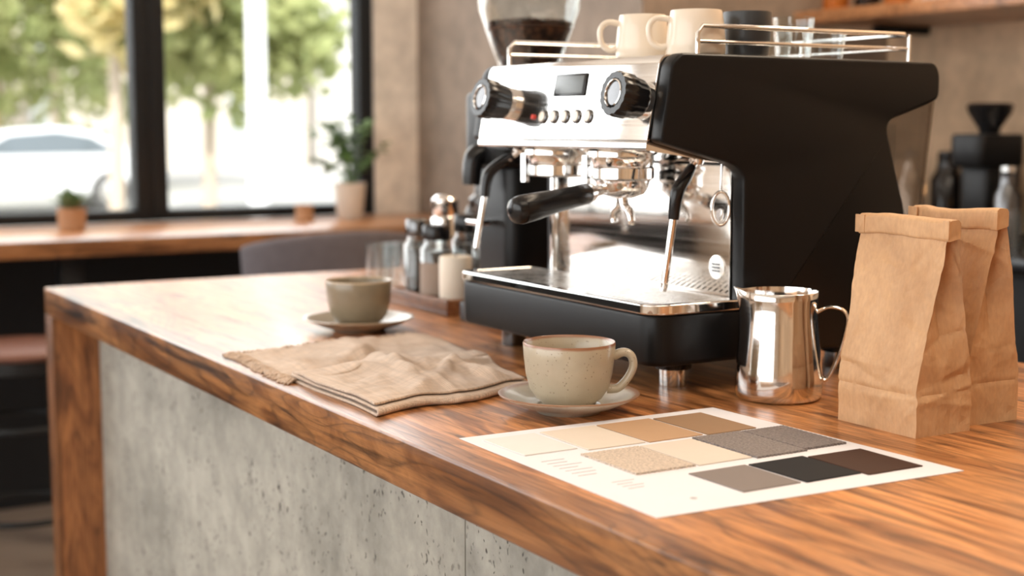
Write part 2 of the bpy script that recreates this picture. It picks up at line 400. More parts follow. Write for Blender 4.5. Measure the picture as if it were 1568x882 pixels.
# base
bp=rpoly([(-0.004,0.004),(0.12,0.004),(0.12,0.455),(-0.004,0.455)],[0.028,0.004,0.004,0.028])
prism('drip_base',bp,'Z',0.033,0.092,M['black'],E,0.006,3)
box('base_rear',0.10,0.36,0.022,0.398,0.033,0.09,M['black'],E)
bp2=rpoly([(-0.006,0.002),(0.121,0.002),(0.121,0.457),(-0.006,0.457)],[0.03,0.004,0.004,0.03])
inner=rpoly([(0.008,0.016),(0.108,0.016),(0.108,0.443),(0.008,0.443)],[0.018,0.004,0.004,0.018])
V=[];F=[];n=len(bp2)
for z in (0.091,0.103):
    for p in bp2: V.append(Vector((p[0],p[1],z)))
    for p in inner: V.append(Vector((p[0],p[1],z)))
for i in range(n):
    j=(i+1)%n
    F.append((i,j,2*n+j,2*n+i)); F.append((n+i,3*n+i,3*n+j,n+j)); F.append((2*n+i,2*n+j,3*n+j,3*n+i)); F.append((i,n+i,n+j,j))
o=mk('drip_rim',V,F,M['chrome'],E)
md=o.modifiers.new('b','BEVEL'); md.width=0.002; md.segments=3; md.limit_method='ANGLE'
parts=[]
for i in range(8): parts.append(boxgeo(0.009+i*0.0136,0.0128+i*0.0136,0.017,0.442,0.0975,0.1020))
for i in range(39): parts.append(boxgeo(0.009,0.108,0.0170+i*0.0110,0.0240+i*0.0110,0.0960,0.1025))
merge('drip_grate',parts,M['grate'],E)
for i,(x,y) in enumerate(((0.065,0.06),(0.065,0.42),(0.32,0.06),(0.32,0.36))):
    lathe('foot_%d'%i,[(0,0),(0.016,0),(0.0165,0.002),(0.0165,0.024),(0.021,0.026),(0.021,0.034),(0,0.034)],M['chrome'] if i!=1 else M['darkmetal'],E,(x,y,0))
    lathe('foot_cuff_%d'%i,[(0.0166,0.0195),(0.0215,0.021),(0.0225,0.0335),(0,0.0335)],M['blackgloss'] ,E,(x,y,0))
TH=R(-79)
def onpanel(ly,z,out=0.0):
    t=(z-0.281)/(0.089); x=-0.003+0.017*t
    return (x-out*0.98,ly,z+out*0.19)
for i,(ly,z) in enumerate(((0.040,0.326),(0.335,0.326))):
    lathe('knob_collar_%d'%i,[(0,0),(0.021,0),(0.021,0.006),(0.017,0.008),(0,0.008)],M['chrome'],E,onpanel(ly,z),(0,TH,0))
    lathe('knob_%d'%i,[(0,0.006),(0.020,0.006),(0.0215,0.010),(0.0225,0.02),(0.0245,0.024),(0.0250,0.038),(0.0235,0.042),(0.0165,0.042),(0.0155,0.039),(0,0.039)],M['blackgloss'],E,onpanel(ly,z),(0,TH,0),seg=96,flute=16,fa=0.025)
    lathe('knob_ring_%d'%i,[(0.0155,0.0385),(0.0155,0.0425),(0.0142,0.0430),(0.0135,0.041),(0.0135,0.0385)],M['chrome'],E,onpanel(ly,z),(0,TH,0))
    lathe('knob_cap_%d'%i,[(0,0.0392),(0.0135,0.0392),(0.0130,0.0408),(0,0.0418)],M['darkmetal'],E,onpanel(ly,z),(0,TH,0))
def pbox(name,ly,z,w,h,d0,d1,mat,bev=0.0):
    p=onpanel(ly,z,(d0+d1)/2)
    bm=bmesh.new(); bmesh.ops.create_cube(bm,size=1.0)
    for v in bm.verts: v.co=Vector((v.co.x*h,v.co.y*w,v.co.z*(d1-d0)))
    if bev: bmesh.ops.bevel(bm,geom=bm.edges[:],offset=bev,segments=2,profile=0.5,affect='EDGES')
    return frombm(name,bm,mat,E,loc=p,rot=(0,TH,0))
pbox('display_bezel',0.193,0.3465,0.068,0.027,-0.001,0.0022,M['blackgloss'],0.0008)
pbox('display_screen',0.193,0.3465,0.059,0.021,0.001,0.0028,simple('lcd_screen',sr(104,110,112),0.3,0,0.05),0.0004)
for i in range(5):
    p=onpanel(0.144+0.025*i,0.309)
    lathe('button_ring_%d'%i,[(0,0),(0.0085,0),(0.0085,0.002),(0.0072,0.003),(0.0066,0.002),(0,0.002)],M['darkmetal'],E,p,(0,TH,0),24)
    lathe('button_%d'%i,[(0,0.001),(0.0062,0.001),(0.0062,0.0034),(0,0.0040)],M['cream'],E,p,(0,TH,0),20)
lathe('indicator',[(0,0),(0.005,0),(0.005,0.002),(0,0.003)],M['blackgloss'],E,onpanel(0.105,0.327),(0,TH,0),20)
lathe('indicator_red',[(0,0),(0.003,0),(0.003,0.002),(0,0.003)],simple('red_led',(0.6,0.04,0.02),0.3),E,onpanel(0.268,0.309),(0,TH,0),20)
# group heads
for i,ly in enumerate((0.163,0.309)):
    lathe('group_head_%d'%i,[(0,0.285),(0.042,0.285),(0.042,0.262),(0.038,0.258),(0.036,0.250),(0.038,0.248),(0.038,0.236),(0.034,0.233),(0,0.233)][::-1],M['chrome'],E,(0.064,ly,0))
    lathe('group_bolt_%d'%i,[(0,0.225),(0.006,0.225),(0.006,0.262),(0,0.262)],M['chrome'],E,(0.050,ly+0.058,0),seg=6)
    for k in range(3):
        a=math.pi+(k-1)*0.8; lathe('group_stud_%d_%d'%(i,k),[(0,0),(0.004,0),(0.004,0.004),(0,0.005)],M['darkmetal'],E,(0.064+0.0415*math.cos(a),ly+0.0415*math.sin(a),0.273),(0,R(-90),a-math.pi),12)
gx,gy=0.064,0.163
lathe('portafilter_basket',[(0,0.212),(0.012,0.212),(0.026,0.217),(0.031,0.224),(0.033,0.233),(0,0.2335)],M['chrome'],E,(gx,gy,0))
d=Vector((-0.149,-0.029,-0.022)); d.normalize()
s=Vector((gx,gy,0.228))
tube('portafilter_neck',[s+d*0.025,s+d*0.055],[0.006,0.0075],M['chrome'],E)
tube('portafilter_ferrule',[s+d*0.052,s+d*0.060],[0.0105,0.0115],M['chrome'],E,20)
tube('portafilter_handle',[s+d*q for q in(0.058,0.062,0.08,0.11,0.14,0.165,0.174,0.178)],[0.009,0.0125,0.0125,0.0135,0.0155,0.0165,0.0145,0.007],M['blackgloss'],E,24)
for k,sg in enumerate((-1,1)):
    tube('spout_%d'%k,[(gx,gy,0.214),(gx,gy+sg*0.004,0.203),(gx,gy+sg*0.013,0.197),(gx,gy+sg*0.018,0.188),(gx,gy+sg*0.017,0.182)],[0.007,0.0065,0.006,0.005,0.0048],M['chrome'],E,14,6)
def wand(n,a,k,t):
    a,k,t=Vector(a),Vector(k),Vector(t)
    lathe('wand_ball_%d'%n,[(0,-0.010),(0.007,-0.007),(0.010,0),(0.010,0.008),(0,0.012)],M['chrome'],E,a,seg=24)
    b=k+(t-k).normalized()*0.03
    tube('wand_grip_%d'%n,[a+(k-a)*0.25,a+(k-a)*0.7+Vector((0.004,0,0.006)),k,b],[0.005,0.0070,0.0078,0.0062],M['blackgloss'],E,16,6)
    tube('wand_root_%d'%n,[a,a+(k-a)*0.4],0.0045,M['chrome'],E)
    tube('wand_pipe_%d'%n,[b-(t-k).normalized()*0.004,b.lerp(t,0.5),t],0.0042,M['chrome'],E,14)
    tube('wand_tip_%d'%n,[t,t+(t-k).normalized()*0.010],[0.0052,0.0040],M['chrome'],E,14)
wand(0,(0.084,0.045,0.262),(0.050,0.036,0.224),(0.043,0.048,0.122))
wand(1,(0.058,0.388,0.268),(0.020,0.412,0.233),(0.003,0.412,0.146))
tube('tag_cord',[(0.108,0.030,0.255),(0.106,0.028,0.235),(0.104,0.026,0.224)],0.0016,M['chrome'],E,8,4)
loop=[(0.104+0.010*math.cos(a)*0.86,0.026-0.010*math.cos(a)*0.51,0.205+0.019*math.sin(a)) for a in [2*math.pi*i/24 for i in range(24)]]
tube('tag_ring',loop,0.0020,M['chrome'],E,8,closed=True)
lathe('tag_disc',[(0,0),(0.007,0),(0.007,0.002),(0,0.002)],M['steel'],E,(0.105,0.026,0.198),(0,R(-90),0),24)
lathe('badge_disc',[(0,0),(0.0140,0),(0.0140,0.0018),(0.0125,0.0022),(0,0.0022)],M['grate'],E,(0.1162,0.045,0.136),(0,R(-90),0),32)
for i in range(3): box('badge_bar_%d'%i,0.1133,0.1141,0.038,0.052,0.131+i*0.004,0.1325+i*0.004,M['darkmetal'],E)
zr=0.408
tube('cup_rail_upper',[(0.062,0.018,0.376),(0.062,0.018,zr-0.008),(0.068,0.018,zr),(0.375,0.018,zr),(0.384,0.026,zr),(0.384,0.39,zr),(0.375,0.402,zr),(0.055,0.402,zr),(0.047,0.402,zr-0.008),(0.047,0.402,0.376)],0.0028,M['chrome'],E,10)
tube('cup_rail_lower',[(0.062,0.018,0.391),(0.384,0.018,0.391),(0.384,0.402,0.391),(0.047,0.402,0.391)],0.002,M['chrome'],E,8)
for i,(x,y) in enumerate(((0.384,0.018),(0.384,0.21),(0.384,0.402))):
    tube('rail_post_%d'%i,[(x,y,0.374),(x,y,zr)],0.0026,M['chrome'],E,8)
# ------------------------------------------------------------ cups
def dir2(a): return Vector((math.cos(a),math.sin(a),0))
LDIR=math.atan2(-0.5075,0.8616)
def handle(parent,ang,pts,rad,mat,asp=1.4,name='handle'):
    d=dir2(ang)
    P=[d*r+Vector((0,0,z)) for r,z in pts]
    return tube(name,P,rad,mat,parent,14,6,asp=asp,up=(0,0,1))
def cup(name,loc,body,ang,hm=1.0):
    g=group(name,loc)
    lathe('body',[(0,0.003),(0.023,0.003),(0.025,0),(0.028,0),(0.0285,0.004),(0.035,0.009),(0.0415,0.019),(0.0455,0.034),(0.0476,0.052),(0.0487,0.0665),(0.0480,0.0680),(0.0465,0.0665),(0.0452,0.052),(0.0430,0.034),(0.039,0.021),(0.031,0.011),(0.02,0.008),(0,0.007)],body,g,seg=72,sharp=60)
    handle(g,ang,[(0.0460,0.053),(0.057,0.057),(0.065,0.053),(0.067,0.042),(0.061,0.029),(0.051,0.019),(0.040,0.018)],[0.0052,0.0046,0.0044,0.0044,0.0044,0.0046,0.005],body)
    return g
def saucer(name,loc,mat,r=0.074):
    g=group(name,loc)
    k=r/0.074
    lathe('dish',[(0,0.002),(0.026*k,0.002),(0.028*k,0),(0.034*k,0),(0.036*k,0.003),(0.052*k,0.008),(0.068*k,0.0155),(0.074*k,0.0185),(0.0745*k,0.0200),(0.073*k,0.0205),(0.066*k,0.0175),(0.050*k,0.0105),(0.036*k,0.0062),(0.0335*k,0.0075),(0.032*k,0.0062),(0,0.0060)],mat,g,seg=72,sharp=60)
    return g
saucer('saucer',(0.807,1.252,ZC),M['saucnear'])
cup('coffee_cup',(0.807,1.252,ZC+0.0063),M['cupnear'],LDIR-0.05)
saucer('saucer',(0.866,1.912,ZC),M['saucfar'],0.081)
cup('coffee_cup',(0.866,1.912,ZC+0.0066),M['cupfar'],R(50))
def mug(name,loc,mat,r,h,ang=None):
    g=group(name,loc)
    lathe('body',[(0,0),(r*0.80,0),(r*0.88,0.003),(r*0.96,h*0.45),(r,h*0.97),(r*0.98,h),(r*0.93,h*0.97),(r*0.89,h*0.45),(r*0.75,0.005),(0,0.004)],mat,g,seg=48,sharp=60)
    if ang is not None:
        handle(g,ang,[(r*0.93,h*0.82),(r*1.35,h*0.85),(r*1.62,h*0.66),(r*1.5,h*0.36),(r*1.15,h*0.2),(r*0.8,h*0.24)],0.0035,mat)
def bigmug(name,loc,mat,r,h,ang):
    g=group(name,loc)
    lathe('body',[(0,0),(r*0.90,0),(r*0.98,0.003),(r*0.99,h*0.3),(r*0.93,h*0.7),(r*0.86,h*0.97),(r*0.84,h),(r*0.80,h*0.97),(r*0.86,h*0.7),(r*0.92,h*0.3),(r*0.85,0.005),(0,0.004)],mat,g,seg=48,sharp=60)
    handle(g,ang,[(r*0.84,h*0.80),(r*1.30,h*0.83),(r*1.55,h*0.66),(r*1.50,h*0.36),(r*1.2,h*0.2),(r*0.9,h*0.24)],0.0035,mat)
ZT=ZC+0.3766
bigmug('mug',(1.003,1.400,ZT),M['cream'],0.032,0.051,LDIR+math.pi)
bigmug('mug',(1.014,1.312,ZT),M['cream'],0.034,0.051,LDIR+math.pi)
mug('mug',(1.088,1.312,ZT),M['darkmug'],0.028,0.052,R(80))
def tumbler(name,loc,r,h):
    g=group(name,loc)
    lathe('glass',[(0,0),(r*0.8,0),(r*0.82,0.002),(r,h),(r*0.95,h),(r*0.77,0.006),(0,0.006)],M['glass'],g,seg=36,sharp=60)
tumbler('drinking_glass',(1.158,1.312,ZT),0.025,0.048)
tumbler('drinking_glass',(1.216,1.322,ZT),0.027,0.036)
tumbler('drinking_glass',(1.22,1.42,ZT),0.025,0.044)
# ------------------------------------------------------------ milk pitcher
g=group('milk_pitcher',(1.046,1.197,ZC))
SP=LDIR+math.pi
def sp_def(v):
    z=v.z; r=math.hypot(v.x,v.y)
    if r<1e-4 or z<0.07: return v
    a=math.atan2(v.y,v.x)-SP; a=(a+math.pi)%(2*math.pi)-math.pi
    k=math.exp(-(a/0.30)**2)*((z-0.07)/0.05)**1.6
    f=1+0.22*k
    return Vector((v.x*f,v.y*f,z+0.005*k))
lathe('body',[(0,0.001),(0.042,0.0),(0.0465,0.003),(0.0482,0.010),(0.0480,0.026),(0.0462,0.045),(0.0440,0.065),(0.0420,0.085),(0.0410,0.098),(0.0412,0.110),(0.0420,0.1185),(0.0413,0.1190),(0.0400,0.110),(0.0400,0.098),(0.0410,0.085),(0.0430,0.065),(0.0452,0.045),(0.0470,0.026),(0.047,0.008),(0,0.004)],M['pitcher'],g,seg=96,deform=sp_def,sharp=60)
handle(g,LDIR-0.25,[(0.0400,0.097),(0.052,0.103),(0.066,0.101),(0.072,0.092),(0.0705,0.075),(0.064,0.050),(0.057,0.032),(0.051,0.023),(0.046,0.026)],0.0024,M['pitcher'],3.4)
# ------------------------------------------------------------ kraft bags
def bag(name,loc,w,dp,h,rot=0,seed=0):
    g=group(name,loc,rot)
    NZ=90; V=[];F=[]
    nw,nd_=46,28
    per=[]
    for i in range(nw): per.append(('f',i/nw))
    for i in range(nd_): per.append(('r',i/nd_))
    for i in range(nw): per.append(('b',i/nw))
    for i in range(nd_): per.append(('l',i/nd_))
    n=len(per)
    rnd=random.Random(seed*17+3); cre=[]
    for i in range(48):
        nrm=Vector((rnd.gauss(0,0.5),rnd.gauss(0,1),rnd.gauss(0,1))).normalized()
        c=Vector((rnd.uniform(-dp/2,dp/2),rnd.uniform(-w/2,w/2),rnd.uniform(0,h)))
        cre.append((nrm,c,rnd.uniform(0.0009,0.0028)*rnd.choice((-1,1)),rnd.uniform(0.025,0.07),rnd.uniform(0.002,0.006)))
    for k in range(NZ+1):
        t=k/NZ; z=h*t
        s=max(0,(t-0.22)/0.78)
        dd=dp*(1-s**1.1)*1.0+0.008*s
        ww=w*(1+0.10*s)
        gus=0.60*dp*0.5*min(1,max(0,(t-0.34)/0.4))*(1-0.6*s)
        for (sd,u) in per:
            if sd=='f': x=-dd/2; y=ww/2-ww*u
            elif sd=='r': x=-dd/2+dd*u; y=-ww/2+gus*(1-abs(2*u-1))*1.6
            elif sd=='b': x=dd/2; y=-ww/2+ww*u
            else: x=dd/2-dd*u; y=ww/2-gus*(1-abs(2*u-1))*1.6
            bulge=0.006*math.sin(math.pi*min(1,t*1.15))*math.sin(math.pi*u)**0.7 if sd in 'fb' else 0
            if sd=='f': x-=bulge*(1-s)
            if sd=='b': x+=bulge*(1-s)
            p=Vector((x,y,z)); p0=p.copy()
            nn=noise.noise_vector(p0*18+Vector((seed*7.3,0,seed)))*0.0024
            rg=0
            for (nrm,c,hh,ext,wd) in cre:
                dvec=p0-c; dl=dvec.dot(nrm)
                if abs(dl)<wd*3:
                    rg+=hh*math.exp(-abs(dl)/wd)*math.exp(-(dvec.length/ext)**2)
            rg-=0.0012*math.exp(-((t-0.20)/0.010)**2)
            e=min(1,t*10)
            p+=Vector((nn.x,nn.y*0.8,nn.z*0.2))*e
            if sd=='f': p.x-=rg*e
            elif sd=='b': p.x+=rg*e
            elif sd=='r': p.y-=rg*e
            else: p.y+=rg*e
            V.append(p)
    for k in range(NZ):
        for i in range(n):
            a=k*n+i;b=k*n+(i+1)%n; F.append((a,b,b+n,a+n))
    F.append(tuple(range(n))[::-1]); F.append(tuple(NZ*n+i for i in range(n)))
    mk('bag_body',V,F,M['kraft'],g,sharp=38)
    ww=w*1.13
    pr=[(-0.0080,-0.011),(-0.0095,-0.009),(-0.0095,0.006),(-0.006,0.009),(0.004,0.009),(0.007,0.006),(0.007,-0.008),(0.003,-0.009)]
    V=[];F=[];ns=40; rp=rpoly(pr,0.0015,2); m_=len(rp)
    for i in range(ns+1):
        y=-ww/2+ww*i/ns
        for (x,z) in rp:
            p=Vector((x,y,z)); q=noise.noise_vector(Vector((x*40,y*45,z*40+seed*5)))*0.0016
            V.append(p+q+Vector((0.0008*math.sin(y*210+seed),0,h-0.003+0.0014*math.sin(y*40+seed))))
    for i in range(ns):
        for k in range(m_):
            a=i*m_+k;b=i*m_+(k+1)%m_; F.append((a,b,b+m_,a+m_))
    F.append(tuple(range(m_))); F.append(tuple(ns*m_+k for k in range(m_))[::-1])
    mk('folded_top',V,F,M['kraft'],g,sharp=30)
    box('fold_tab_a',-0.0112,-0.0092,ww/2-0.010,ww/2+0.003,h-0.013,h+0.005,M['kraft'],g,0.0005)
    box('fold_tab_b',-0.0112,-0.0092,-ww/2-0.002,-ww/2+0.006,h-0.013,h+0.005,M['kraft'],g,0.0005)
bag('kraft_coffee_bag',(1.058,1.023,ZC),0.106,0.074,0.204,R(0),1)
bag('kraft_coffee_bag',(1.144,1.037,ZC),0.106,0.072,0.209,R(-3),4)
# ------------------------------------------------------------ swatch sheet
g=group('color_swatch_sheet',(0,0,ZC))
cs=[(0.643,1.192),(0.640,0.868),(0.960,0.855),(0.948,1.188)]
prism('sheet',cs,'Z',0.0002,0.0007,M['paper'],g)
def fab(name,c,s=0.5):
    m,nt=newmat(name); co=coords(nt); f=noise_(nt,co,420,3,0.75)
    col=mixc(nt,ramp(nt,f,[(0.3,0.0),(0.7,1.0)]),tuple(x*0.6 for x in c),tuple(min(1,x*1.45) for x in c))
    finish(nt,color=col,rough=0.95,normal=bump(nt,f,0.9,0.0015)); return m
def skew(x0,x1,y0,y1,k):
    return [(x0+k,y0),(x1,y0+k*0.6),(x1-k*0.5,y1),(x0,y1-k*0.5)]
sw=[(0.657,0.716,1.095,1.172,sr(218,215,212),0),(0.722,0.785,1.085,1.172,sr(214,202,188),0),(0.788,0.853,1.083,1.172,sr(184,150,118),0),(0.856,0.918,1.081,1.170,sr(150,120,92),0),
(0.704,0.768,0.985,1.072,sr(196,180,164),1),(0.771,0.832,0.985,1.074,sr(212,201,188),0),(0.834,0.893,0.980,1.076,sr(128,119,115),1),(0.8925,0.945,0.984,1.073,sr(122,113,110),1),
(0.745,0.808,0.893,0.966,sr(128,118,113),0),(0.811,0.875,0.891,0.966,sr(22,21,23),0),(0.877,0.940,0.884,0.961,sr(62,38,26),0)]
for i,(x0,x1,y0,y1,c,t) in enumerate(sw):
    mt=fab('swatch_fabric_%d'%i,c) if t else simple('swatch_paint_%d'%i,c,0.75,0,0.03,40,spec=0.25)
    if t:
        pts=[];N=26
        for k in range(N): pts.append((x0+(x1-x0)*k/N,y0+(0.0012 if k%2 else 0)))
        for k in range(N): pts.append((x1-(0.0012 if k%2 else 0),y0+(y1-y0)*k/N))
        for k in range(N): pts.append((x1-(x1-x0)*k/N,y1-(0.0012 if k%2 else 0)))
        for k in range(N): pts.append((x0+(0.0012 if k%2 else 0),y1-(y1-y0)*k/N))
        prism('swatch_%d'%i,pts,'Z',0.0007,0.0026+0.0003*(i%2),mt,g)
    else: prism('swatch_%d'%i,skew(x0,x1,y0,y1,(0.0015,-0.001,0.001)[i%3]),'Z',0.0007,0.0018,mt,g,0.0003,1)
for i in range(7):
    y=1.068-i*0.010; box('text_line_%d'%i,0.660,0.660+random.uniform(0.018,0.036),y,y+0.0013,0.0007,0.0009,M['ink'],g)
for i in range(4):
    y=0.975-i*0.008; box('caption_%d'%i,0.672,0.672+random.uniform(0.015,0.03),y,y+0.0011,0.0007,0.0009,M['ink'],g)
lathe('stamp',[(0,0.0007),(0.003,0.0007),(0.003,0.0009),(0,0.0009)],M['ink'],g,(0.70,0.90,0),seg=20)
# ------------------------------------------------------------ linen napkin
g=group('linen_napkin',(0,0,ZC))
A,B,C,D=Vector((0.627,1.781)),Vector((0.619,1.331)),Vector((0.834,1.371)),Vector((0.922,1.828))
def npos(u,v):
    p=(A*(1-v)+B*v)*(1-u)+(D*(1-v)+C*v)*u
    wv=noise.noise(Vector((u*2.6,v*2.6,4.2)))*0.018
    p=p+Vector((wv+0.014*math.sin(math.pi*v)*u, noise.noise(Vector((u*3.2,v*2.4,9.1)))*0.018))
    p.x=max(p.x,0.604)
    return p
def ridge(u,v,au,av,c,wd,h):
    d=(au*u+av*v-c)+0.06*noise.noise(Vector((u*3,v*3,c*10)))
    return h*math.exp(-(d/wd)**2)*(0.55+0.9*max(0,0.5+noise.noise(Vector((u*2+c*5,v*2,1)))))
def wr(u,v):
    w=0.0080*max(0,noise.noise(Vector((u*2.6+1,v*2.3,3)))+0.20)
    w+=ridge(u,v,1.0,-0.75,0.12,0.05,0.0065)+ridge(u,v,0.9,0.5,0.62,0.05,0.0055)*max(0,1-v)
    w+=ridge(u,v,-0.35,1.0,0.22,0.045,0.006)
    w+=ridge(u,v,1.0,0.25,0.55,0.06,0.007)
    w+=ridge(u,v,0.6,-1.0,-0.42,0.035,0.0055)
    w+=ridge(u,v,0.9,-0.6,-0.12,0.035,0.0055)+ridge(u,v,0.4,1.0,1.05,0.035,0.005)
    w+=0.0032*noise.noise(Vector((u*9,v*9,2)))+0.0016*noise.noise(Vector((u*24,v*22,5)))+0.003
    w*=1-0.35*max(0,1-v*2.2)
    return max(0,w)
path=[]
T1,T2,T3=0.0012,0.0065,0.0105
for i in range(91): path.append((i/90,T1,0))
for i in range(1,8):
    a=math.pi*i/8; path.append((1+0.009*math.sin(a),T1+(T2-T1)*(1-math.cos(a))/2,1))
for i in range(49): path.append((1-(1-0.47)*i/48,T2,1))
for i in range(1,8):
    a=math.pi*i/8; path.append((0.47-0.014*math.sin(a),T2+(T3-T2)*(1-math.cos(a))/2,2))
for i in range(63): path.append((0.47+(0.985-0.47)*i/62,T3,2))
V=[];F=[];NU=72
for (v,z,k) in path:
    for i in range(NU+1):
        u=i/NU
        vv=v+(0.030*noise.noise(Vector((u*3.5,0,0))) if k==2 and v<0.6 else 0)
        if k==2 and v>0.9: vv-=0.02*max(0,noise.noise(Vector((u*3,7,0)))+0.2)*(v-0.9)*10
        uu=u
        if k==2: uu=0.006+u*0.975+0.014*noise.noise(Vector((v*5,2,5)))
        if k==1: uu=0.004+u*0.99
        p=npos(uu,vv)
        e=min(1,min(u,1-u)*9+0.2)
        if k==0:
            if v>0.5: h=z+wr(u,v)*0.10
            else:
                blend=max(0,min(1,(0.47-v)/0.08))
                h=z+wr(u,v)*e*(0.10+0.90*blend)*min(1,v/0.05+0.15)
        elif k==1: h=z+wr(u,v)*0.18
        else:
            q=min(1,max(0,(v-0.47)/0.5)); e2=min(1,min(u,1-u)*7+0.12)
            h=z+wr(u,v)*(0.20+0.9*math.sin(math.pi*q)**0.5*e2)
            if q<0.15: h-=0.0020*(1-q/0.15)
        V.append(Vector((p.x,p.y,max(h,0.0012))))
W=NU+1
for j in range(len(path)-1):
    for i in range(NU):
        a=j*W+i; F.append((a,a+1,a+W+1,a+W))
nap=mk('cloth',V,F,M['linen'],g,sharp=0)
md=nap.modifiers.new('th','SOLIDIFY'); md.thickness=0.0024; md.offset=0
parts=[]
def fr(p,a,l,z=0.0022):
    d=Vector((math.cos(a),math.sin(a))); q=p+d*l; mid=p+d*(l*0.5)+Vector((random.uniform(-.002,.002),random.uniform(-.002,.002)))
    q.x=max(q.x,0.598)
    parts.append(tubegeo([(p.x-d.x*0.003,p.y-d.y*0.003,z),(mid.x,mid.y,z*0.5+random.uniform(0.0005,0.004)),(q.x,q.y,0.0009)],0.0010,5))
for i in range(420): fr(npos(0,random.uniform(0.0,0.52)),math.pi+random.uniform(-0.9,0.9),random.uniform(0.007,0.020),random.uniform(0.002,0.0035))
for i in range(240): fr(npos(random.uniform(0,1),0.0),math.pi/2+random.uniform(-0.7,0.7),random.uniform(0.004,0.013))
merge('fringe',parts,M['linen'],g)
# ------------------------------------------------------------ coffee grinder
g=group('coffee_grinder',(1.13,1.885,ZC))
prism('base',rpoly([(-0.085,-0.06),(0.10,-0.06),(0.10,0.06),(-0.085,0.06)],0.02),'Z',0.0,0.03,M['black'],g,0.004)
prism('tower',rpoly([(-0.055,-0.056),(0.09,-0.056),(0.09,0.056),(-0.055,0.056)],0.025),'Z',0.03,0.24,M['black'],g,0.006)
prism('head',rpoly([(-0.075,-0.062),(0.09,-0.062),(0.09,0.062),(-0.075,0.062)],0.03),'Z',0.235,0.35,M['black'],g,0.012,3)
tube('chute',[(-0.06,0,0.26),(-0.085,0,0.25),(-0.09,0,0.21)],[0.018,0.016,0.013],M['blackgloss'],g,16,4)
box('fork',-0.09,-0.05,-0.02,0.02,0.15,0.158,M['chrome'],g,0.002)
lathe('adjust_collar',[(0,0.345),(0.052,0.345),(0.056,0.35),(0.056,0.372),(0.050,0.376),(0,0.376)],M['blackgloss'],g,(0.01,0,0),seg=60,flute=30,fa=0.015)
lathe('hopper',[(0.046,0.374),(0.047,0.392),(0.050,0.397),(0.076,0.47),(0.080,0.52),(0.078,0.52),(0.0735,0.47),(0.048,0.399),(0.0445,0.392),(0.044,0.374)],M['glass'],g,(0.01,0,0),seg=60)
lathe('hopper_lid',[(0,0.52),(0.082,0.52),(0.083,0.530),(0.07,0.536),(0,0.538)],M['smoke'],g,(0.01,0,0))
m,nt=newmat('coffee_beans_mat'); co=coords(nt)
v=nd(nt,'ShaderNodeTexVoronoi',{'Vector':co,'Scale':110.0})
col=ramp(nt,v.outputs['Distance'],[(0.0,(0.13,0.055,0.028)),(0.45,(0.065,0.027,0.014)),(0.8,(0.010,0.005,0.003))])
finish(nt,color=col,rough=0.4,normal=bump(nt,v.outputs['Distance'],-0.9,0.004)); M['beans']=m
lathe('bean_fill',[(0,0.376),(0.042,0.376),(0.0445,0.397),(0.0650,0.445),(0.05,0.451),(0.0,0.457)],M['beans'],g,(0.01,0,0))
parts=[]
for i in range(320):
    a=random.uniform(0,6.28); r=0.062*math.sqrt(random.random())
    c=Vector((0.01+r*math.cos(a),r*math.sin(a),0.449+0.006*(1-r/0.063)+random.uniform(0,0.004)))
    bm=bmesh.new(); bmesh.ops.create_icosphere(bm,subdivisions=1,radius=1)
    M_=Matrix.Rotation(random.uniform(0,6.28),3,'Z')@Matrix.Rotation(random.uniform(-0.6,0.6),3,'X')
    bm.verts.ensure_lookup_table()
    vs=[c+M_@Vector((v.co.x*0.0055,v.co.y*0.0038,v.co.z*0.003)) for v in bm.verts]
    fs=[tuple(v.index for v in f.verts) for f in bm.faces]; bm.free(); parts.append((vs,fs))
merge('loose_beans',parts,M['beans'],g,sharp=80)
# ------------------------------------------------------------ condiment tray
g=group('condiment_tray',(1.045,1.975,ZC))
box('bottom',0,0.16,0,0.22,0.0,0.008,M['woodtray'],g,0.001)
box('side_front',0,0.008,0,0.22,0.008,0.026,M['woodtray'],g,0.001)
box('side_rear',0.152,0.16,0,0.22,0.008,0.026,M['woodtray'],g,0.001)
box('side_a',0.008,0.152,0,0.008,0.008,0.026,M['woodtray'],g,0.001)
box('side_b',0.008,0.152,0.212,0.22,0.008,0.026,M['woodtray'],g,0.001)
zt=ZC+0.0082
g=group('pillar_candle',(1.082,2.015,zt))
lathe('wax',[(0,0),(0.025,0),(0.026,0.003),(0.026,0.080),(0.024,0.083),(0.014,0.081),(0,0.080)],M['whitewax'],g)
tube('wick',[(0,0,0.079),(0.001,0,0.088)],0.001,M['black'],g,6)
M['darkjar']=simple('dark_jar_content',(0.035,0.022,0.016),0.3,0,0.3,60)
M['label']=simple('jar_label',sr(150,134,122),0.7,0,0.05)
def jar(name,loc,r,h,content,cap,label=False,ch=0.02):
    g=group(name,loc)
    lathe('jar_glass',[(0,0),(r*0.95,0),(r,0.003),(r,h*0.82),(r*0.75,h*0.90),(r*0.75,h),(r*0.70,h),(r*0.70,h*0.90),(r*0.94,h*0.81),(r*0.94,0.004),(0,0.003)],M['glass'],g,seg=36,sharp=50)
    lathe('jar_content',[(0,0.0042),(r*0.92,0.0045),(r*0.92,h*0.78),(0,h*0.79)],content,g,seg=30)
    lathe('jar_cap',[(0,h*0.97),(r*0.72,h*0.97),(r*0.84,h*0.95),(r*0.86,h*0.96),(r*0.86,h+ch),(r*0.78,h+ch+0.003),(0,h+ch+0.003)],cap,g,seg=36)
    if label:
        lathe('jar_label',[(r*1.012,h*0.15),(r*1.012,h*0.62)],M['label'],g,seg=36)
jar('spice_jar',(1.082,2.080,zt),0.027,0.110,M['darkjar'],M['blackgloss'],True,0.016)
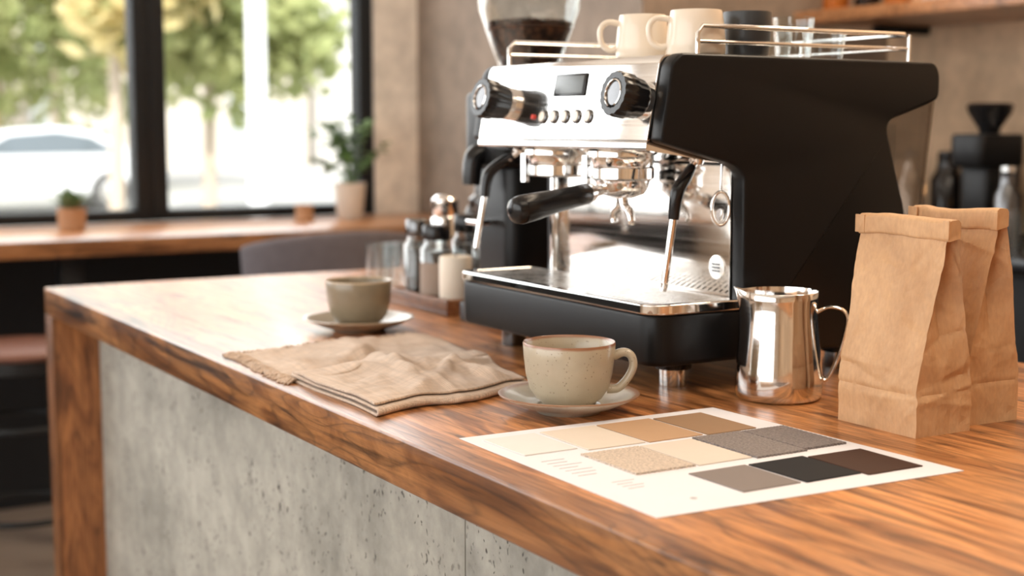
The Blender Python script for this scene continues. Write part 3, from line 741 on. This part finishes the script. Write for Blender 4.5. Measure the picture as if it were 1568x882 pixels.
jar('spice_jar',(1.150,2.030,zt),0.026,0.115,M['darkjar'],M['blackgloss'],False,0.018)
jar('spice_jar',(1.082,2.145,zt),0.025,0.112,M['darkjar'],M['darkmetal'],False,0.02)
jar('spice_jar',(1.150,2.100,zt),0.026,0.120,M['darkjar'],M['blackgloss'],False,0.02)
def bottle(name,loc,r,h,mat,cap):
    g=group(name,loc)
    lathe('bottle_body',[(0,0),(r*0.93,0),(r,0.004),(r,h*0.60),(r*0.85,h*0.68),(r*0.38,h*0.78),(r*0.34,h*0.92),(0,h*0.92)],mat,g,seg=36)
    lathe('bottle_cap',[(0,h*0.905),(r*0.45,h*0.905),(r*0.45,h),(r*0.3,h*1.01),(0,h*1.01)],cap,g,seg=24)
M['darkbottle']=simple('dark_bottle_glass',(0.012,0.010,0.010),0.12)
for (x,y,a,b) in ((1.185,2.245,M['steel'],M['chrome']),(1.255,2.235,M['blackgloss'],M['darkmetal'])):
    g=group('pepper_mill',(x,y,ZC))
    lathe('mill_body',[(0,0),(0.026,0),(0.027,0.01),(0.024,0.05),(0.023,0.09),(0.026,0.13),(0.024,0.137),(0,0.137)],a,g)
    lathe('mill_top',[(0,0.137),(0.020,0.137),(0.024,0.145),(0.024,0.168),(0.016,0.176),(0,0.178)],b,g)
bottle('syrup_bottle',(1.30,2.32,ZC),0.032,0.215,M['darkbottle'],M['blackgloss'])
tumbler('drinking_glass',(1.115,2.365,ZC),0.028,0.085)
tumbler('drinking_glass',(1.175,2.345,ZC),0.028,0.085)
tumbler('drinking_glass',(1.165,2.43,ZC),0.028,0.08)
# ------------------------------------------------------------ ledge items
M['leaf']=simple('leaf_green',sr(96,126,70),0.5,0,0.35,30)
M['succ']=simple('succulent_green',sr(96,120,84),0.5,0,0.25,40)
M['pot']=simple('stoneware_pot',sr(206,196,184),0.7,0,0.08,30)
M['terra']=simple('wood_pot',sr(164,124,92),0.7,0,0.12,30)
M['soil']=simple('soil',(0.03,0.02,0.013),0.9)
def leafgeo(base,dirv,L,Wd,curl=0.3):
    d=dirv.normalized(); s=d.cross(Vector((0,0,1)))
    if s.length<0.1: s=Vector((1,0,0))
    s.normalize(); up=s.cross(d); V=[];F=[];n=6
    for i in range(n+1):
        t=i/n; w=Wd*math.sin(math.pi*(0.08+0.92*t)**0.8)*0.5 if i<n else 0.0005
        c=base+d*L*t-Vector((0,0,1))*curl*L*t*t
        V+=[c-s*w+up*w*0.25,c,c+s*w+up*w*0.25]
    for i in range(n):
        a=i*3; F+= [(a,a+1,a+4,a+3),(a+1,a+2,a+5,a+4)]
    return V,F
g=group('potted_plant',(1.876,4.20,ZC))
lathe('pot',[(0,0),(0.036,0),(0.040,0.004),(0.050,0.105),(0.052,0.115),(0.047,0.115),(0.045,0.100),(0,0.100)],M['pot'],g)
lathe('soil',[(0,0.1005),(0.0445,0.1005),(0,0.104)],M['soil'],g)
parts=[];stems=[]
for i in range(24):
    a=random.uniform(0,6.28); h=random.uniform(0.07,0.23); r=random.uniform(0.02,0.15)
    top=Vector((r*math.cos(a)-0.02,r*math.sin(a),0.1+h)); mid=Vector((r*0.4*math.cos(a),r*0.4*math.sin(a),0.1+h*0.6))
    pts=catmull([(0.09*r*math.cos(a),0.09*r*math.sin(a),0.099),mid,top],6)
    stems.append(tubegeo(pts,0.0018,6))
    for k in range(6):
        q=pts[min(len(pts)-1,int(len(pts)*(0.45+0.09*k)))]
        b=random.uniform(0,6.28); parts.append(leafgeo(q,Vector((math.cos(b),math.sin(b),random.uniform(-0.1,0.7))),random.uniform(0.04,0.06),random.uniform(0.03,0.042)))
merge('stems',stems,M['leaf'],g); merge('leaves',parts,M['leaf'],g,sharp=0)
g=group('potted_succulent',(0.995,4.16,ZC))
lathe('pot',[(0,0),(0.034,0),(0.037,0.003),(0.041,0.064),(0.037,0.064),(0.035,0.056),(0,0.056)],M['terra'],g)
parts=[]
for i in range(34):
    a=i*2.4; e=0.25+1.15*i/34; parts.append(leafgeo(Vector((0.01*math.cos(a),0.01*math.sin(a),0.056)),Vector((math.cos(a)*math.cos(e),math.sin(a)*math.cos(e),math.sin(e)+0.25)),0.072+0.01*math.sin(i),0.022,0.1))
merge('leaves',parts,M['succ'],g,sharp=0)
g=group('tealight_holder',(1.72,4.2,ZC))
lathe('holder',[(0,0),(0.030,0),(0.033,0.004),(0.026,0.028),(0.030,0.050),(0.024,0.050),(0.022,0.04),(0,0.04)],M['terra'],g)
# ------------------------------------------------------------ stool and chair
M['seat']=simple('leather_seat',sr(122,84,70),0.45,0,0.15,15)
def stool(name,loc):
    g=group(name,loc)
    lathe('seat',[(0,0.590),(0.155,0.590),(0.163,0.596),(0.166,0.604),(0.160,0.612),(0.12,0.616),(0,0.616)],M['seat'],g)
    lathe('seat_band',[(0,0.558),(0.150,0.558),(0.160,0.562),(0.160,0.5895),(0,0.5895)],M['blackframe'],g)
    for k in range(4):
        a=math.pi/4+k*math.pi/2
        tube('leg_%d'%k,[(0.11*math.cos(a),0.11*math.sin(a),0.56),(0.185*math.cos(a),0.185*math.sin(a),0.0)],0.011,M['blackframe'],g,12)
    for z,rr in ((0.20,0.158),(0.42,0.129)):
        tube('ring_%d'%int(z*100),[(rr*math.cos(a),rr*math.sin(a),z) for a in [2*math.pi*i/36 for i in range(36)]],0.008,M['blackframe'],g,10,closed=True)
stool('bar_stool',(0.73,3.62,0))
stool('bar_stool',(0.10,3.60,0))
M['felt']=simple('charcoal_upholstery',sr(92,86,90),0.95,0,0.2,40,0.3,400,0.001)
g=group('bar_chair',(1.42,3.36,0))
prism('seat',rpoly([(-0.19,-0.17),(0.19,-0.17),(0.19,0.2),(-0.19,0.2)],0.06),'Z',0.56,0.62,M['felt'],g,0.015,3)
V=[];F=[];n=20
for j in range(9):
    t=j/8
    for i in range(n+1):
        a=math.pi+math.pi*i/n
        k=0.21*(1-0.10*(1-t))
        V.append(Vector((k*math.cos(a),-0.02+0.19*math.sin(a),0.60+t*(0.255+0.04*math.sin(math.pi*i/n)))))
for j in range(8):
    for i in range(n):
        a=j*(n+1)+i; F.append((a,a+1,a+n+2,a+n+1))
o=mk('backrest',V,F,M['felt'],g,sharp=0); md=o.modifiers.new('s','SOLIDIFY'); md.thickness=0.035; md.offset=0
md=o.modifiers.new('b','BEVEL'); md.width=0.012; md.segments=3
for k,(x,y) in enumerate(((-0.15,-0.13),(0.15,-0.13),(-0.15,0.15),(0.15,0.15))):
    tube('leg_%d'%k,[(x,y,0.565),(x*1.25,y*1.25,0)],0.012,M['blackframe'],g,12)
# ------------------------------------------------------------ service wall: shelf, back counter, equipment
g=group('wall_shelf')
box('board',2.70,3.098,0.6,3.06,1.422,1.455,M['woodledge'],g,0.003)
for i,y in enumerate((0.9,1.9,2.95)): box('bracket_%d'%i,2.9,3.098,y-0.012,y+0.012,1.40,1.422,M['blackframe'],g)
g=group('back_counter')
box('cabinet',2.50,3.095,-0.5,3.05,0,0.83,M['blackwall'],g)
box('worktop',2.47,3.095,-0.5,3.08,0.83,0.865,M['blackgloss'],g,0.004)
bz=0.866
def flask(name,loc,r,h,mat,lid=None):
    g=group(name,loc)
    lathe('flask_body',[(0,0),(r,0),(r,h*0.7),(r*0.7,h*0.8),(r*0.6,h*0.95),(r*0.66,h),(0,h)],mat,g,seg=30)
    lathe('flask_lid',[(0,h),(r*0.6,h),(r*0.6,h*1.06),(0,h*1.08)],lid or M['blackgloss'],g,seg=30)
M['amber']=simple('amber_glass',sr(170,98,40),0.15,0,0.2)
M['white']=simple('white_ceramic',sr(200,190,180),0.4,0,0.04)
M['blue']=simple('bluegrey_tin',sr(100,108,116),0.4)
sz=1.4555
for i,y in enumerate((2.98,2.86,2.75,2.62,2.42,2.28,2.16,2.05,1.93)):
    bottle('spirit_bottle',(2.78,y,sz),0.036,0.20+0.03*(i%3),[M['amber'],M['darkbottle'],M['amber'],M['white']][i%4],M['blackgloss'])
g=group('coffee_grinder',(2.66,2.33,bz))
prism('base',rpoly([(-0.09,-0.055),(0.09,-0.055),(0.09,0.055),(-0.09,0.055)],0.02),'Z',0.0,0.03,M['black'],g,0.004)
prism('tower',rpoly([(-0.05,-0.045),(0.07,-0.045),(0.07,0.045),(-0.05,0.045)],0.02),'Z',0.03,0.19,M['black'],g,0.004)
prism('head',rpoly([(-0.08,-0.052),(0.07,-0.052),(0.07,0.052),(-0.08,0.052)],0.025),'Z',0.185,0.262,M['black'],g,0.008)
lathe('hopper',[(0,0.258),(0.022,0.258),(0.024,0.272),(0.050,0.312),(0.053,0.328),(0.046,0.333),(0,0.333)],M['blackgloss'],g)
flask('thermos_flask',(2.58,2.20,bz),0.030,0.18,M['darkmetal'],M['steel'])
flask('thermos_flask',(2.56,2.47,bz),0.034,0.21,M['steel'],M['darkmetal'])
flask('storage_canister',(2.66,2.62,bz),0.045,0.20,M['white'])
flask('storage_canister',(2.66,2.78,bz),0.045,0.20,M['blue'])
flask('storage_canister',(2.68,2.14,bz),0.045,0.24,M['darkbottle'])
flask('storage_canister',(2.60,2.02,bz),0.04,0.20,M['white'])
flask('storage_canister',(2.92,2.16,bz),0.05,0.28,M['darkbottle'])
flask('storage_canister',(2.92,2.0,bz),0.05,0.24,M['blue'])
flask('storage_canister',(2.93,2.58,bz),0.05,0.24,M['darkbottle'])
flask('storage_canister',(2.93,2.70,bz),0.045,0.20,M['darkbottle'])
flask('storage_canister',(2.93,2.30,bz),0.05,0.24,M['amber'])
tumbler('drinking_glass',(2.52,2.10,bz),0.032,0.10); tumbler('drinking_glass',(2.52,2.02,bz),0.030,0.09)
m,nt=newmat('warm_globe'); finish(nt,color=(1,0.7,0.4),rough=0.4,emc=(1.0,0.50,0.18),ems=4.5); M['globe']=m
for y in (2.52,1.84):
    g=group('globe_lamp',(2.78,y,sz))
    lathe('lamp_base',[(0,0),(0.03,0),(0.03,0.012),(0.01,0.018),(0,0.018)],M['blackframe'],g)
    lathe('lamp_globe',[(0.0,0.016)]+[(0.028*math.sin(R(a)),0.044-0.028*math.cos(R(a))) for a in range(15,180,15)]+[(0,0.072)],M['globe'],g)
for (x,y,h) in ((2.86,2.43,0.20),(2.78,2.36,0.15)):
    g=group('globe_lamp',(x,y+0.02,bz))
    lathe('lamp_base',[(0,0),(0.03,0),(0.03,0.012),(0.006,0.02),(0.006,h),(0,h)],M['blackframe'],g)
    lathe('lamp_globe',[(0.0,h-0.002)]+[(0.016*math.sin(R(a)),h+0.014-0.016*math.cos(R(a))) for a in range(15,180,15)]+[(0,h+0.03)],M['globe'],g)
# ------------------------------------------------------------ outside
box('street_ground',-60,90,4.6,120,-0.4,-0.3,simple('asphalt',sr(172,170,166),0.9,0,0.15,0.5))
M['carpaint']=simple('white_car_paint',sr(240,242,246),0.2,0,0.02,5,coat=0.5)
M['carglass']=simple('car_glass',sr(110,120,128),0.1)
M['glazing']=simple('shop_glazing',sr(180,184,186),0.2)
M['tyre']=simple('tyre',(0.08,0.08,0.08),0.8)
g=group('car',(2.7,24.0,-0.3))
prism('body_shell',rpoly([(0.0,0.35),(0.02,0.75),(0.5,0.88),(1.25,0.95),(2.0,1.36),(2.9,1.42),(3.5,1.32),(4.15,0.98),(4.5,0.92),(4.6,0.6),(4.58,0.3),(0.1,0.22)],0.18,5),'Y',0,1.8,M['carpaint'],g,0.10,4)
prism('side_glass',rpoly([(1.5,0.96),(2.1,1.28),(2.85,1.34),(3.4,1.25),(3.85,0.98)],0.06),'Y',-0.012,0.02,M['carglass'],g)
for k,(x,y) in enumerate(((0.85,-0.02),(3.7,-0.02),(0.85,1.62),(3.7,1.62))):
    lathe('wheel_%d'%k,[(0,0),(0.33,0),(0.34,0.03),(0.34,0.17),(0.33,0.2),(0,0.2)],M['tyre'],g,(x,y+0.2,0.34),(R(90),0,0),32)
    lathe('hub_%d'%k,[(0,0),(0.2,0),(0.2,0.21),(0,0.22)],M['steel'],g,(x,y+0.2,0.34),(R(90),0,0),24)
def tree(name,loc,h,cr,mat,n=1800,ls=0.22,low=0.66):
    g=group(name,loc)
    tube('trunk',[(0,0,0),(0.05,0.02,h*0.4),(0.0,0.0,h*0.75)],[0.12,0.09,0.06],M['bark'],g,10,4)
    for k in range(5):
        a=k*1.26; tube('branch_%d'%k,[(0,0,h*0.45+0.1*k),(0.5*cr*math.cos(a),0.5*cr*math.sin(a),h*0.7+0.1*k)],[0.05,0.03],M['bark'],g,6)
    V=[];F=[]
    blobs=[(Vector((random.uniform(-1,1)*cr*0.7,random.uniform(-1,1)*cr*0.7,h*low+random.uniform(-0.5,0.6)*cr)),cr*random.uniform(0.35,0.6)) for _ in range(11)]
    for i in range(n):
        c,r=random.choice(blobs); d=Vector((random.gauss(0,1),random.gauss(0,1),random.gauss(0,1))).normalized()*r*random.random()**0.4
        p=c+d; u=Vector((random.gauss(0,1),random.gauss(0,1),random.gauss(0,1))).normalized(); w=u.orthogonal().normalized()
        s=ls*random.uniform(0.6,1.2); o=len(V)
        V+=[p-u*s,p+w*s*0.6,p+u*s,p-w*s*0.6]; F.append((o,o+1,o+2,o+3))
    mk('foliage',V,F,mat,g,smooth=False)
M['bark']=simple('bark',sr(190,174,156),0.9,0,0.2,10)
def leafm(name,a,b):
    m,nt=newmat(name); f=noise_(nt,coords(nt),0.9,4)
    col=ramp(nt,f,[(0.35,a),(0.65,b)])
    d=nd(nt,'ShaderNodeBsdfDiffuse',{'Color':col}); t=nd(nt,'ShaderNodeBsdfTranslucent',{'Color':col})
    x=nd(nt,'ShaderNodeMixShader',{0:0.5,1:d.outputs[0],2:t.outputs[0]})
    o=nt.nodes.new('ShaderNodeOutputMaterial'); nt.links.new(x.outputs[0],o.inputs[0]); return m
lg=leafm('foliage_yellowgreen',sr(172,174,118),sr(214,210,156))  # leaf colours paled, outdoor haze put into them
lg2=leafm('foliage_green',sr(156,166,114),sr(196,198,146))
lg3=leafm('foliage_gold',sr(204,186,130),sr(224,212,166))
tree('tree',(3.4,28.5,-0.3),7.2,2.8,lg,2600)
tree('tree',(5.4,20,-0.3),5.8,2.0,lg3,1200)
tree('tree',(6.9,20.5,-0.3),5.2,1.7,lg2,1700,0.2,0.60)
tree('tree',(9.6,32,-0.3),6.4,2.4,lg,1500)
tree('tree',(7.8,34,-0.3),7.0,3.2,lg2,3000,0.25,0.55)
def hedge(name,loc,lx,ly,hz,mat,n=1500):
    g=group(name,loc); V=[];F=[]
    for i in range(n):
        p=Vector((random.uniform(0,lx),random.uniform(0,ly),random.uniform(0.05,hz)*(0.8+0.2*math.sin(i))))
        u=Vector((random.gauss(0,1),random.gauss(0,1),random.gauss(0,1))).normalized(); w=u.orthogonal().normalized(); s=0.14; o=len(V)
        q=[p-u*s,p+w*s*0.6,p+u*s,p-w*s*0.6]
        for z in q: z.z=max(z.z,0.01)
        V+=q; F.append((o,o+1,o+2,o+3))
    mk('foliage',V,F,mat,g,smooth=False)
hedge('hedge',(0.5,31.5,-0.3),8.0,0.8,1.5,lg2)
def building(name,x0,x1,y0,h,wm):
    g=group(name,(0,0,-0.3))
    box('facade',x0,x1,y0,y0+6,0,h,wm,g)
    k=0; x=x0+0.8
    while x<x1-1.2:
        for z in range(0,int(h/3)):
            box('glazing_%d'%k,x,x+1.1,y0-0.05,y0,0.7+z*3,2.4+z*3,M['glazing'],g); k+=1
        x+=3.2
building('shop_building',-4,8.5,44,5.5,simple('facade_brick',sr(184,146,118),0.9))
building('shop_building',9,19,46,6,simple('facade_cream',sr(214,204,192),0.9))
building('shop_building',19.5,30,44,8,simple('facade_white',sr(236,234,232),0.9))
g=group('portico_column',(4.49,12.0,-0.3)); M['stone']=simple('white_stone',sr(240,240,240),0.8)
lathe('shaft',[(0,0),(0.16,0),(0.16,0.1),(0.085,0.14),(0.08,4.5),(0,4.5)],M['stone'],g)
g=group('portico_column',(6.55,13.6,-0.3))
lathe('shaft',[(0,0),(0.3,0),(0.3,0.1),(0.22,0.14),(0.20,4.5),(0,4.5)],M['stone'],g)
# ------------------------------------------------------------ lights
w=bpy.data.worlds.new('World'); scene.world=w; w.use_nodes=True
bg=w.node_tree.nodes['Background']; bg.inputs[0].default_value=(0.94,0.97,1.0,1); bg.inputs[1].default_value=2.5
def sun(rot,e,col,ang):
    l=bpy.data.lights.new('sun','SUN'); l.energy=e; l.color=col; l.angle=R(ang)
    o=bpy.data.objects.new('sun',l); o.rotation_euler=rot; scene.collection.objects.link(o)
sun((R(48),0,R(-35)),5.6,(1,0.95,0.86),1)
def area(name,loc,rot,sx,sy,e,col):
    l=bpy.data.lights.new(name,'AREA'); l.shape='RECTANGLE'; l.size=sx; l.size_y=sy; l.energy=e; l.color=col
    o=bpy.data.objects.new(name,l); o.location=loc; o.rotation_euler=rot; scene.collection.objects.link(o)
area('window_fill_left',(-2.75,1.0,1.65),(0,R(-90),0),2.2,5.0,62,(1,0.95,0.88))  # added fill in the unseen left window, boosts the daylight
area('window_fill_front',(-0.3,4.36,1.85),(R(-90),0,0),4.5,1.7,56,(1.0,0.98,0.95))  # added fill inside the window, strengthens its glow on the counter
area('ceiling_fill',(0.6,-0.2,3.05),(0,0,0),2.2,1.2,26,(1,0.87,0.70))  # added warm fill out of view, no actual fixture
area('service_wall_fill',(2.3,1.6,3.05),(0,0,0),0.6,2.4,64,(1,0.82,0.62))  # added fill out of view to brighten the service wall
# ------------------------------------------------------------ camera
cd=bpy.data.cameras.new('camera'); cam=bpy.data.objects.new('camera',cd); scene.collection.objects.link(cam)
cd.lens=50.5; cd.sensor_width=36; cam.location=(0,0,ZC+0.30); cam.rotation_euler=(R(90-6.5),0,R(-30.5))
cd.clip_start=0.02; cd.clip_end=300
cd.dof.use_dof=True; cd.dof.focus_distance=1.42; cd.dof.aperture_fstop=4.0
scene.camera=cam
